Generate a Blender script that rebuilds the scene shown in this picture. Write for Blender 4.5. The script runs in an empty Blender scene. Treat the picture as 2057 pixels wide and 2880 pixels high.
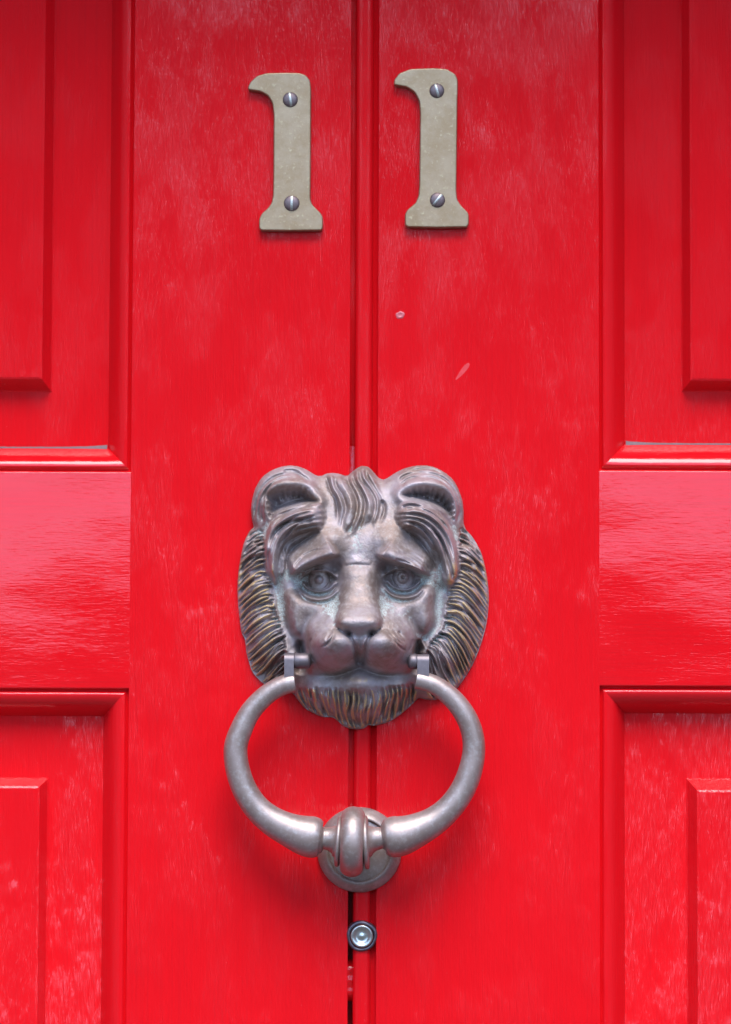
import bpy, bmesh, math, random
import numpy as np
from mathutils import Vector, Matrix
from mathutils.geometry import tessellate_polygon

# ---- camera, sky, sun, exposure --------------------------------------------------
S = 0.00017                     # metres per photo pixel on the door face
PW, PH = 2057.0, 2880.0
DIST = 1.25                     # camera to door, along the view axis
TILT, ROLL = math.radians(3.2), math.radians(0.21)
DIR = np.array([0, math.cos(TILT), math.sin(TILT)])
U0 = np.array([0, -math.sin(TILT), math.cos(TILT)])
X0 = np.array([1.0, 0, 0])
RIGHT = X0 * math.cos(ROLL) + U0 * math.sin(ROLL)
UP = U0 * math.cos(ROLL) - X0 * math.sin(ROLL)
CAM = -DIR * DIST

def W(px, py, d=0.0):
    """door-space point (x, z) seen at a photo pixel, d metres in front of the door face"""
    r = DIR + (RIGHT * (px - PW / 2) + UP * (PH / 2 - py)) * S / DIST
    t = (-d - CAM[1]) / r[1]
    p = CAM + r * t
    return float(p[0]), float(p[2])

scene = bpy.context.scene
C = scene.collection
cam_data = bpy.data.cameras.new('camera'); cam = bpy.data.objects.new('camera', cam_data); C.objects.link(cam)
m = Matrix.Identity(4)
for i in range(3):
    m[i][0] = RIGHT[i]; m[i][1] = UP[i]; m[i][2] = -DIR[i]; m[i][3] = CAM[i]
cam.matrix_world = m
cam_data.sensor_fit = 'VERTICAL'; cam_data.sensor_height = 24.0
cam_data.lens = 24.0 * DIST / (PH * S)
cam_data.clip_start = 0.05; cam_data.clip_end = 2000
cam_data.dof.use_dof = True; cam_data.dof.focus_distance = DIST - 0.026; cam_data.dof.aperture_fstop = 5.0
scene.camera = cam

SUN_EL, SUN_AZ = math.radians(58), math.radians(5)     # azimuth from straight in front of the door, to the right
world = bpy.data.worlds.new('World'); scene.world = world; world.use_nodes = True
wn = world.node_tree.nodes; wl = world.node_tree.links
wn.clear()
sky = wn.new('ShaderNodeTexSky'); sky.sky_type = 'NISHITA'; sky.sun_disc = False
sky.sun_elevation = SUN_EL; sky.sun_rotation = math.pi - SUN_AZ
sky.air_density = 1.0; sky.dust_density = 0.5; sky.ozone_density = 3.0
bg = wn.new('ShaderNodeBackground'); bg.inputs['Strength'].default_value = 0.15
wo = wn.new('ShaderNodeOutputWorld')
wl.new(sky.outputs['Color'], bg.inputs['Color']); wl.new(bg.outputs[0], wo.inputs['Surface'])

sun_data = bpy.data.lights.new('sun', 'SUN'); sun = bpy.data.objects.new('sun', sun_data); C.objects.link(sun)
sun_data.energy = 1.1; sun_data.angle = math.radians(34); sun_data.color = (1.0, 0.97, 0.93)
to_sun = Vector((math.sin(SUN_AZ) * math.cos(SUN_EL), -math.cos(SUN_AZ) * math.cos(SUN_EL), math.sin(SUN_EL)))
sun.rotation_euler = to_sun.to_track_quat('Z', 'Y').to_euler()
sun.location = (0, -3, 3)

scene.view_settings.view_transform = 'Standard'; scene.view_settings.look = 'None'
scene.view_settings.gamma = 1.0; scene.view_settings.use_curve_mapping = False
scene.view_settings.exposure = 1.85
random.seed(5)

# ---- helpers ---------------------------------------------------------------------
def obj(name, me, mat=None, parent=None, smooth_=None):
    if isinstance(me, bmesh.types.BMesh):
        bm = me; me = bpy.data.meshes.new(name); bmesh.ops.recalc_face_normals(bm, faces=bm.faces); bm.to_mesh(me); bm.free()
    o = bpy.data.objects.new(name, me); C.objects.link(o)
    if mat: me.materials.append(mat)
    if smooth_ is not None:
        me.shade_smooth()
        if smooth_ < 180: me.set_sharp_from_angle(angle=math.radians(smooth_))
    if parent: o.parent = parent
    return o

def thing(name, label, cat, loc=(0, 0, 0), group=None):
    o = bpy.data.objects.new(name, None); C.objects.link(o)
    o.empty_display_size = 0.02
    o.location = loc
    o['label'] = label; o['category'] = cat
    if group: o['group'] = group
    return o

def reparent(o, parent):
    """child keeps its place in the world (things stand at their own base)"""
    bpy.context.view_layer.update()
    o.parent = parent; o.matrix_parent_inverse = parent.matrix_world.inverted()

def box(x0, x1, y0, y1, z0, z1, bev=0.0, seg=2, nz=1):
    bm = bmesh.new()
    vs = [bm.verts.new((x, y, z)) for x in (x0, x1) for y in (y0, y1) for z in (z0, z1)]
    for f in ((0, 1, 3, 2), (4, 6, 7, 5), (0, 4, 5, 1), (2, 3, 7, 6), (0, 2, 6, 4), (1, 5, 7, 3)):
        bm.faces.new([vs[i] for i in f])
    if bev: bmesh.ops.bevel(bm, geom=bm.edges[:], offset=bev, segments=seg, profile=0.5, affect='EDGES')
    return bm

def lathe(profile, axis='Y', n=48, closed_=False):
    """profile: (radius, along) pairs; axis Y points towards the viewer (-y)"""
    bm = bmesh.new(); rings = []
    for r, a in profile:
        ring = []
        if r < 1e-7:
            v = (0, -a, 0) if axis == 'Y' else (a, 0, 0)
            rings.append([bm.verts.new(v)]); continue
        for k in range(n):
            t = 2 * math.pi * k / n
            v = (r * math.cos(t), -a, r * math.sin(t)) if axis == 'Y' else (a, r * math.cos(t), r * math.sin(t))
            ring.append(bm.verts.new(v))
        rings.append(ring)
    for A, B in zip(rings, rings[1:]):
        for k in range(n):
            q = [A[k % len(A)], A[(k + 1) % len(A)], B[(k + 1) % len(B)], B[k % len(B)]]
            q = list(dict.fromkeys(q))
            if len(q) > 2: bm.faces.new(q)
    return bm

# ---- materials -------------------------------------------------------------------
class NT:
    def __init__(s, name):
        s.m = bpy.data.materials.new(name); s.m.use_nodes = True
        s.n = s.m.node_tree.nodes; s.l = s.m.node_tree.links
        s.n.clear()
        s.out = s.n.new('ShaderNodeOutputMaterial'); s.p = s.n.new('ShaderNodeBsdfPrincipled')
        s.l.new(s.p.outputs[0], s.out.inputs[0])
        s.co = s.n.new('ShaderNodeTexCoord').outputs['Object']
    def put(s, sock, v):
        if isinstance(v, bpy.types.NodeSocket): s.l.new(v, sock)
        else: sock.default_value = v
    def set(s, **k):
        for a, v in k.items(): s.put(s.p.inputs[a.replace('_', ' ')], v)
    def mapping(s, scale, loc=(0, 0, 0), rot=(0, 0, 0), src=None):
        n = s.n.new('ShaderNodeMapping'); s.l.new(src or s.co, n.inputs[0])
        n.inputs['Scale'].default_value = scale; n.inputs['Location'].default_value = loc; n.inputs['Rotation'].default_value = rot
        return n.outputs[0]
    def noise(s, vec, scale, detail=3, rough=0.5, dist=0.0):
        n = s.n.new('ShaderNodeTexNoise'); s.l.new(vec, n.inputs['Vector'])
        n.inputs['Scale'].default_value = scale; n.inputs['Detail'].default_value = detail
        n.inputs['Roughness'].default_value = rough; n.inputs['Distortion'].default_value = dist
        return n.outputs[0]
    def math(s, op, a, b=None, c=None):
        n = s.n.new('ShaderNodeMath'); n.operation = op
        for i, v in enumerate((a, b, c)):
            if v is not None: s.put(n.inputs[i], v)
        return n.outputs[0]
    def ramp(s, f, a, b, lo=0.0, hi=1.0):
        n = s.n.new('ShaderNodeMapRange'); n.interpolation_type = 'SMOOTHSTEP'
        s.put(n.inputs[0], f); n.inputs[1].default_value = a; n.inputs[2].default_value = b
        n.inputs[3].default_value = lo; n.inputs[4].default_value = hi
        return n.outputs[0]
    def mix(s, f, a, b):
        n = s.n.new('ShaderNodeMix'); n.data_type = 'RGBA'
        s.put(n.inputs[0], f); s.put(n.inputs[6], a); s.put(n.inputs[7], b)
        return n.outputs[2]
    def bump(s, h, strength=1.0, normal=None):
        n = s.n.new('ShaderNodeBump'); n.inputs['Strength'].default_value = strength; n.inputs['Distance'].default_value = 1.0
        s.l.new(h, n.inputs['Height'])
        if normal: s.l.new(normal, n.inputs['Normal'])
        return n.outputs[0]
    def attr(s, name):
        n = s.n.new('ShaderNodeAttribute'); n.attribute_name = name
        return n.outputs['Fac']

def rgb(r, g, b): return (r, g, b, 1.0)

def paint(name, grain, seed, peel=1.0, streak=1.0, wave=1.0, bow=0.17, lean=0.0):
    """glossy brushed enamel; grain 'Z' upright, 'X' level"""
    t = NT(name)
    off = (seed * 1.37, seed * 0.71, seed * 2.11)
    base = t.mapping((1, 1, 1), off)
    V = grain == 'Z'
    big = t.noise(t.mapping((1.2, 1, 0.8) if V else (0.7, 1, 1.3), off), 13, 2, 0.4)
    mask = t.ramp(t.noise(t.mapping((1.6, 1, 0.7) if V else (0.8, 1, 1.4), off), 24, 3, 0.6), 0.38, 0.62)
    fine = t.noise(t.mapping((2000, 2000, 110) if V else (150, 1700, 1400), off), 1.0, 2, 0.5, 0.1)
    mid = t.noise(t.mapping((950, 950, 66) if V else (120, 500, 420), off), 1.0, 2, 0.55, 0.25)
    pits = t.noise(base, 700, 1, 0.5)
    h = t.math('MULTIPLY', big, 0.0015 * wave)
    # bow and lean tilt the shading of flat boards to place the sheen
    sep = t.n.new('ShaderNodeSeparateXYZ'); t.l.new(t.co, sep.inputs[0])
    zz = t.math('MAXIMUM', t.math('MINIMUM', sep.outputs[2], 0.4), -0.4)
    h = t.math('ADD', h, t.math('MULTIPLY_ADD', t.math('MULTIPLY', zz, zz), bow, t.math('MULTIPLY', t.math('MULTIPLY', zz, lean), t.ramp(t.math('ABSOLUTE', sep.outputs[0]), 0.112, 0.18))))
    # worn, streaky brushwork low on the door; a flatter coat above
    low = t.ramp(sep.outputs[2], 0.10, -0.03, 0.0, 1.0)
    amp = t.math('MULTIPLY_ADD', t.math('MULTIPLY', mask, t.math('MULTIPLY_ADD', low, 0.8, 0.2)), 0.82, 0.18)
    h = t.math('ADD', h, t.math('MULTIPLY', t.math('MULTIPLY', mid, amp), (0.00062 if V else 0.00015) * streak))
    h = t.math('ADD', h, t.math('MULTIPLY', fine, (0.00020 if V else 0.00006) * streak))
    h = t.math('ADD', h, t.math('MULTIPLY', pits, 0.00002 * peel))
    nrm = t.bump(h)
    dust = t.ramp(t.noise(t.mapping((1, 1, 1), (3, 1, 4)), 900, 1, 0.5), 0.76, 0.83)
    col = t.mix(t.noise(base, 9, 3, 0.5), rgb(0.66, 0.004, 0.008), rgb(0.74, 0.006, 0.011))
    lines = t.noise(t.mapping((1500, 1500, 16) if V else (16, 1500, 1100), off), 1.0, 3, 0.6, 0.2)
    col = t.mix(t.math('MULTIPLY', t.ramp(lines, 0.42, 0.68), 0.3), col, rgb(0.56, 0.006, 0.011))  # grain lines; their faint sheen tone is put into the colour
    col = t.mix(t.math('MULTIPLY', dust, 0.2), col, rgb(0.75, 0.25, 0.26))
    t.set(Base_Color=col, Roughness=t.ramp(mask, 0, 1, 0.10, 0.16), IOR=1.5, Normal=nrm)
    return t.m

def bronze(name, kind):
    """old bronze: brown metal, paler patches at random, pale verdigris in the hollows and rubbed gold on the ridges"""
    t = NT(name)
    cav = t.attr('cavity') if kind == 'lion' else None
    n1 = t.noise(t.mapping((1, 1, 1)), 60, 4, 0.6)
    n2 = t.noise(t.mapping((1, 1, 1), (2, 5, 1)), 420, 3, 0.65)
    n3 = t.noise(t.mapping((1, 1, 1), (7, 3, 2)), 1600, 2, 0.6)
    col = t.mix(t.ramp(n1, 0.36, 0.64) if kind == 'lion' else t.ramp(n1, 0.2, 0.8), rgb(0.28, 0.205, 0.17), rgb(0.40, 0.33, 0.33) if kind == 'lion' else rgb(0.40, 0.31, 0.28))
    col = t.mix(t.math('MULTIPLY', t.ramp(n2, 0.45, 0.72), 0.6), col, rgb(0.47, 0.40, 0.36))
    met = 0.6; rough = t.ramp(n2, 0.3, 0.7, 0.56, 0.72) if kind == 'lion' else t.ramp(n1, 0.3, 0.7, 0.38, 0.48)
    if kind == 'lion':
        verd = t.attr('verdigris'); gold = t.attr('gold')
        f = t.math('MULTIPLY', t.ramp(t.math('ADD', verd, t.math('MULTIPLY', t.math('SUBTRACT', n2, 0.5), 2.0)), 0.42, 0.8), t.ramp(n3, 0.4, 0.58, 0.15, 1.0))
        col = t.mix(f, col, rgb(0.47, 0.50, 0.45))
        gf = t.math('MULTIPLY', t.ramp(t.math('ADD', gold, t.math('MULTIPLY', t.math('SUBTRACT', n2, 0.5), 0.9)), 0.4, 0.8), t.ramp(n3, 0.35, 0.65, 0.3, 1.0))
        col = t.mix(gf, col, rgb(0.62, 0.44, 0.19))
        met = t.math('MULTIPLY_ADD', f, -0.4, 0.6)
        rough = t.math('MULTIPLY_ADD', f, 0.2, rough)
    h = t.math('ADD', t.math('MULTIPLY', n3, 0.00005), t.math('MULTIPLY', n2, 0.00005))
    t.set(Base_Color=col, Metallic=met, Roughness=rough, Normal=t.bump(h))
    return t.m

def brass(name, seed):
    t = NT(name)
    n1 = t.ramp(t.noise(t.mapping((1, 1, 1), (seed, 2, 1)), 110, 4, 0.65), 0.3, 0.7)
    n2 = t.noise(t.mapping((1, 1, 1), (seed, 5, 1)), 500, 3, 0.7)
    n3 = t.noise(t.mapping((1, 1, 1), (seed, 7, 3)), 260, 2, 0.5)
    col = t.mix(n1, rgb(0.33, 0.215, 0.115), rgb(0.40, 0.28, 0.17))
    col = t.mix(t.ramp(n2, 0.55, 0.75), col, rgb(0.50, 0.40, 0.24))
    col = t.mix(t.math('MULTIPLY', t.ramp(n3, 0.74, 0.80), 0.5), col, rgb(0.12, 0.11, 0.08))
    t.set(Base_Color=col, Metallic=0.7, Roughness=t.ramp(n2, 0.3, 0.7, 0.36, 0.48), Normal=t.bump(t.math('MULTIPLY', n2, 0.00006)))
    return t.m

def metal(name, c, rough, met=1.0, bumpy=0.00005, scale=700):
    t = NT(name)
    n = t.noise(t.mapping((1, 1, 1)), scale, 3, 0.6)
    col = t.mix(n, rgb(*[a * 0.8 for a in c]), rgb(*[min(1, a * 1.2) for a in c]))
    t.set(Base_Color=col, Metallic=met, Roughness=rough, Normal=t.bump(t.math('MULTIPLY', n, bumpy)))
    return t.m

M_STILE = paint('red_paint_upright', 'Z', 1.0)
M_STILE_R = paint('red_paint_upright_right', 'Z', 4.0)
M_RAIL = paint('red_paint_level', 'X', 7.3, peel=1.2, streak=1.0, wave=2.4, bow=0.6, lean=-0.04)
M_PANEL = paint('red_paint_panel', 'Z', 3.0, peel=0.7, streak=1.0, wave=1.0, bow=0.26)
M_MOULD_Z = paint('red_paint_moulding_upright', 'Z', 5.0, peel=0.35, streak=0.4, wave=0.5)
M_MOULD_X = paint('red_paint_moulding_level', 'X', 6.0, peel=0.35, streak=0.5, wave=0.5)
M_LION = bronze('old_bronze_cast', 'lion')
M_RING = bronze('old_bronze_rubbed', 'ring')
M_SCREW = metal('dark_bronze_screw', (0.19, 0.135, 0.13), 0.5, 0.7)
M_SLOT = metal('bright_screw_slot', (0.46, 0.44, 0.38), 0.45)
M_LUG = metal('dark_bronze_hinge', (0.19, 0.155, 0.16), 0.5, 0.75)
M_STEEL = metal('worn_steel', (0.62, 0.60, 0.54), 0.3)
M_GRIME = metal('smeared_dark_steel', (0.16, 0.13, 0.15), 0.35, 0.8, 0.0002, 400)
t = NT('pavement_stone')
t.set(Base_Color=t.mix(t.noise(t.co, 3, 4), rgb(0.055, 0.053, 0.05), rgb(0.085, 0.082, 0.078)), Roughness=0.9)
M_GROUND = t.m

t = NT('painted_plaster'); t.set(Base_Color=t.mix(t.noise(t.co, 12, 4), rgb(0.30, 0.29, 0.28), rgb(0.38, 0.37, 0.35)), Roughness=0.9); M_PLASTER = t.m
t = NT('added_frontage_dark'); t.set(Base_Color=t.mix(t.noise(t.co, 2, 4), rgb(0.05, 0.042, 0.038), rgb(0.08, 0.07, 0.062)), Roughness=0.9); M_FRONT = t.m
t = NT('grey_dust'); t.set(Base_Color=t.mix(t.noise(t.co, 700, 3), rgb(0.13, 0.075, 0.075), rgb(0.22, 0.15, 0.15)), Roughness=0.7); M_DUST = t.m
t = NT('chipped_paint'); t.set(Base_Color=t.mix(t.noise(t.co, 900, 3), rgb(0.55, 0.03, 0.04), rgb(0.62, 0.22, 0.22)), Roughness=0.35); M_CHIP = t.m
t = NT('scuffed_paint'); t.set(Base_Color=t.mix(t.noise(t.mapping((1, 1, 1), (0, 0, 0), (0, 0.7, 0)), 500, 3), rgb(0.68, 0.010, 0.015), rgb(0.72, 0.06, 0.055)), Roughness=0.4); M_SCUFF = t.m
# ---- lion relief -------------------------------------------------------------
# The cast lion mask is a relief: a height above the back plate for each point
# of a fine grid. Units: 1 Z = 0.468 photo pixels (about 0.08 mm).
GX, GY, CELL = 1624, 1709, 3.2

def spline(pts, n=10):
    p = np.array(pts, float)
    if len(p) < 3:
        t = np.linspace(0, 1, n)[:, None]
        return p[0] * (1 - t) + p[-1] * t
    q = np.vstack([2 * p[0] - p[1], p, 2 * p[-1] - p[-2]])
    out = []
    for i in range(1, len(q) - 2):
        for t in np.linspace(0, 1, n, endpoint=False):
            a, b, c, d = q[i - 1], q[i], q[i + 1], q[i + 2]
            out.append(0.5 * ((2 * b) + (c - a) * t + (2 * a - 5 * b + 4 * c - d) * t * t + (3 * b - a - 3 * c + d) * t ** 3))
    out.append(p[-1])
    return np.array(out)

def closed(pts, n=6):
    p = [tuple(a) for a in pts]
    s = spline(p[-2:] + p + p[:2], n)
    return s[2 * n: 2 * n + len(p) * n]

def smooth(a, b, x):
    t = np.clip((x - a) / (b - a), 0, 1)
    return t * t * (3 - 2 * t)

def blur(a, s):
    r = int(max(1, round(3 * s)))
    k = np.exp(-0.5 * (np.arange(-r, r + 1) / s) ** 2); k /= k.sum()
    for ax in (0, 1):
        pad = [(0, 0), (0, 0)]; pad[ax] = (r, r)
        b = np.pad(a, pad, mode='edge')
        o = np.zeros_like(a)
        for i, w in enumerate(k):
            o += w * (b[i:i + a.shape[0], :] if ax == 0 else b[:, i:i + a.shape[1]])
        a = o
    return a

def vnoise(X, Y, scale, seed):
    rs = np.random.RandomState(seed)
    g = rs.rand(64, 64)
    x = X / scale; y = Y / scale
    xi = np.floor(x).astype(int); yi = np.floor(y).astype(int)
    fx = x - xi; fy = y - yi
    fx = fx * fx * (3 - 2 * fx); fy = fy * fy * (3 - 2 * fy)
    G = lambda a, b: g[b % 64, a % 64]
    return (G(xi, yi) * (1 - fx) + G(xi + 1, yi) * fx) * (1 - fy) + (G(xi, yi + 1) * (1 - fx) + G(xi + 1, yi + 1) * fx) * fy

class Relief:
    def __init__(s):
        xs = np.arange(0, GX + CELL, CELL); ys = np.arange(0, GY + CELL, CELL)
        s.X, s.Y = np.meshgrid(xs, ys)
        s.h = np.zeros_like(s.X)
    def box(s, p, r):
        x0, y0 = p.min(0) - r; x1, y1 = p.max(0) + r
        i0 = max(0, int(x0 / CELL)); i1 = min(s.X.shape[1], int(x1 / CELL) + 2)
        j0 = max(0, int(y0 / CELL)); j1 = min(s.X.shape[0], int(y1 / CELL) + 2)
        return slice(j0, j1), slice(i0, i1)
    def dist(s, p, r, loop=False):
        """distance to a polyline and position 0..1 along it"""
        sl = s.box(p, r); X, Y = s.X[sl], s.Y[sl]
        D = np.full(X.shape, 1e9); T = np.zeros(X.shape)
        q = np.vstack([p, p[:1]]) if loop else p
        n = len(q) - 1
        for i in range(n):
            a, b = q[i], q[i + 1]; v = b - a; L = max(1e-9, v @ v)
            t = np.clip(((X - a[0]) * v[0] + (Y - a[1]) * v[1]) / L, 0, 1)
            d = np.hypot(X - a[0] - t * v[0], Y - a[1] - t * v[1])
            m = d < D
            D = np.where(m, d, D); T = np.where(m, (i + t) / n, T)
        return sl, D, T
    def sdf(s, pts, r=200, n=6, raw=False):
        p = np.array(pts, float) if raw else closed(pts, n)
        sl, D, T = s.dist(p, r, True)
        X, Y = s.X[sl], s.Y[sl]
        ins = np.zeros(X.shape, bool)
        q = np.vstack([p, p[:1]])
        for i in range(len(q) - 1):
            (x0, y0), (x1, y1) = q[i], q[i + 1]
            if y0 == y1: continue
            c = ((y0 > Y) != (y1 > Y)) & (X < (x1 - x0) * (Y - y0) / (y1 - y0) + x0)
            ins ^= c
        out = np.full(s.X.shape, -1e9)
        out[sl] = np.where(ins, D, -D)
        return out
    def stroke(s, pts, depth, w, taper=(0.15, 0.3), n=8, power=1.5):
        """raise (depth>0) or cut (depth<0) along a curve"""
        p = spline(pts, n)
        sl, D, T = s.dist(p, w * 2.6)
        k = smooth(0, max(taper[0], 1e-3), T) * (1 - smooth(1 - max(taper[1], 1e-3), 1, T)) if taper else 1
        s.h[sl] += depth * k * np.exp(-(D / w) ** (2 * power / 1.5))
    def gauss(s, x, y, sx, sy, a, rot=0):
        c, q = math.cos(rot), math.sin(rot)
        u = (s.X - x) * c + (s.Y - y) * q; v = -(s.X - x) * q + (s.Y - y) * c
        s.h += a * np.exp(-(u / sx) ** 2 - (v / sy) ** 2)
    def pad(s, pts, a, w, round_=True, n=6):
        """raised pad with a rounded shoulder w wide"""
        d = s.sdf(pts, w * 2, n)
        t = np.clip(d / w, 0, 1)
        f = np.sqrt(np.clip(1 - (1 - t) ** 2, 0, 1)) if round_ else smooth(0, 1, t)
        s.h += a * f
        return d
    def soft(s, pts, a, w, b0, b1=None, mask=None, n=6):
        """rounded pad blurred by b0 cells, by b1 cells where mask is 1"""
        t = np.clip(s.sdf(pts, w * 2, n) / w, 0, 1)
        f = np.sqrt(np.clip(1 - (1 - t) ** 2, 0, 1))
        g = blur(f, b0)
        if b1: g = g * (1 - mask) + blur(f, b1) * mask
        s.h += a * g
    def ledge(s, pts, a, up, lo=10, n=10):
        """overhanging fold: sharp below the curve, fading out above it"""
        p = spline(pts, n)
        sl, D, T = s.dist(p, up * 2.6)
        X, Y = s.X[sl], s.Y[sl]
        yc = np.interp(X, p[:, 0], p[:, 1])
        sg = np.where(Y < yc, D, -D)
        ends = smooth(0, 0.22, T) * (1 - smooth(0.86, 1, T)) if pts[0][0] < 700 else smooth(0, 0.14, T) * (1 - smooth(0.78, 1, T))
        s.h[sl] += a * ends * smooth(-lo, lo * 1.2, sg) * np.exp(-(np.clip(sg, 0, None) / up) ** 2)
    def fan(s, guides, per, depth, w, rs, taper=(0.12, 0.2), wob=6, skip=0.0, alt=0.5):
        g = [np.array(a, float) for a in guides]
        for i in range(len(g) - 1):
            for k in range(per):
                if rs.rand() < skip: continue
                t = (k + 0.5 * rs.rand() * 0.7) / per
                c = g[i] * (1 - t) + g[i + 1] * t
                c = c + rs.uniform(-wob, wob, c.shape)
                a = rs.uniform(0, 0.16)
                c[0] = c[0] * (1 - a) + c[1] * a
                s.stroke(c, depth * rs.uniform(1 - alt, 1 + alt * 0.5), w * rs.uniform(0.75, 1.3), taper)

OUTLINE = [(820,52),(850,60),(880,90),(905,120),(940,135),(975,118),(1010,95),(1060,70),(1130,52),(1200,50),(1260,65),(1320,100),(1370,150),(1400,210),(1420,280),(1425,350),(1425,400),(1440,440),(1470,475),(1500,520),(1530,580),(1550,650),(1565,730),(1575,830),(1572,920),(1560,1010),(1540,1090),(1510,1180),(1470,1270),(1420,1350),(1370,1415),(1320,1450),(1250,1475),(1190,1472),(1150,1465),(1120,1490),(1060,1545),(1000,1590),(930,1620),(870,1630),(842,1627),(820,1645),(780,1652),(730,1648),(690,1630),(660,1605),(625,1580),(570,1578),(520,1560),(460,1525),(420,1480),(385,1436),(330,1425),(260,1400),(207,1374),(170,1340),(140,1300),(120,1240),(105,1180),(97,1110),(75,1060),(65,980),(55,880),(52,780),(60,680),(75,590),(95,510),(125,450),(150,425),(140,380),(135,310),(145,240),(165,180),(200,125),(250,85),(310,60),(370,50),(430,58),(480,80),(520,105),(555,115),(590,100),(630,95),(670,100),(712,112),(740,95),(775,68),(800,54)]
EAR_L = [(233,235),(285,200),(340,186),(420,184),(480,200),(512,240),(540,285),(450,308),(380,328),(300,352),(262,385),(238,360),(230,290)]
EAR_R = [(1047,238),(1100,198),(1180,184),(1270,198),(1330,232),(1365,290),(1366,390),(1335,382),(1300,345),(1240,312),(1150,285),(1085,268)]
LOCK_L = [(566,300),(470,312),(380,338),(292,378),(240,440),(222,550),(232,660),(258,740),(292,778),(300,700),(315,600),(352,525),(420,482),(500,455),(572,415)]
LOCK_R = [(1024,318),(1090,284),(1160,300),(1245,334),(1318,400),(1362,500),(1380,610),(1385,700),(1362,768),(1320,785),(1288,750),(1268,650),(1225,560),(1180,495),(1110,452),(1040,425)]
BROW_L = [(372,732),(385,670),(430,612),(500,577),(580,560),(650,572),(678,602),(625,636),(545,662),(475,688),(415,722)]
BROW_R = [(888,596),(930,568),(1010,560),(1090,584),(1160,630),(1208,690),(1218,738),(1150,716),(1080,682),(1000,660),(930,640)]
NOSE = [(694,684),(785,680),(872,684),(896,800),(914,920),(924,1000),(908,1050),(855,1082),(790,1090),(722,1082),(668,1045),(650,1000),(664,900),(680,780)]
MUZZLE = [(466,1080),(492,1005),(560,950),(640,925),(790,915),(930,925),(1040,960),(1105,1030),(1128,1110),(1124,1200),(1105,1290),(1000,1318),(860,1300),(790,1268),(720,1300),(600,1318),(490,1312),(470,1220)]
CHEEK_L = [(340,840),(380,812),(440,828),(510,868),(580,905),(530,945),(478,975),(462,1020),(440,1082),(390,1080),(362,1010),(345,920)]
CHEEK_R = [(1130,806),(1205,780),(1250,835),(1240,900),(1240,990),(1218,1058),(1170,1072),(1125,1010),(1082,955),(1000,925),(1060,870)]
CHIN = [(398,1405),(440,1345),(520,1318),(640,1322),(790,1290),(940,1322),(1060,1318),(1118,1350),(1142,1430),(1060,1530),(930,1608),(800,1640),(690,1620),(560,1568),(450,1505)]
FORELOCK = [(585,95),(670,98),(712,110),(775,66),(820,50),(880,90),(935,200),(955,320),(930,400),(885,445),(850,425),(790,470),(735,480),(690,470),(650,420),(640,330),(600,220)]
MANE_L = [[(215,450),(185,455),(150,470),(105,505)],[(230,560),(180,575),(120,610),(60,670)],[(240,690),(180,695),(110,735),(45,800)],[(285,800),(210,808),(120,855),(45,930)],[(285,900),(220,905),(130,965),(55,1045)],[(320,1000),(250,1015),(160,1080),(82,1155)],[(350,1080),(280,1110),(190,1185),(98,1265)],[(360,1160),(300,1200),(220,1285),(140,1355)],[(350,1260),(310,1300),(260,1350),(205,1390)],[(400,1330),(360,1360),(325,1390),(290,1420)]]
MANE_R = [[(1395,430),(1430,445),(1465,475),(1502,520)],[(1380,560),(1430,572),(1490,615),(1558,690)],[(1385,690),(1440,698),(1510,755),(1582,850)],[(1310,790),(1400,803),(1490,875),(1582,1000)],[(1300,900),(1390,912),(1470,985),(1560,1110)],[(1290,990),(1370,1003),(1450,1085),(1525,1225)],[(1270,1070),(1330,1085),(1400,1175),(1468,1320)],[(1210,1110),(1270,1145),(1330,1245),(1405,1405)],[(1190,1180),(1220,1230),(1260,1340),(1325,1465)],[(1175,1280),(1190,1330),(1205,1400),(1235,1485)]]
BEARD = [[(425,1390),(430,1430),(455,1490),(490,1545)],[(520,1390),(520,1440),(535,1500),(570,1580)],[(620,1385),(620,1450),(640,1530),(660,1610)],[(700,1395),(710,1470),(705,1560),(735,1655)],[(790,1390),(800,1470),(780,1560),(800,1655)],[(880,1385),(900,1460),(890,1550),(860,1640)],[(970,1375),(985,1440),(975,1520),(960,1610)],[(1050,1365),(1065,1420),(1050,1490),(1040,1565)],[(1110,1360),(1125,1400),(1125,1450),(1130,1490)]]

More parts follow.
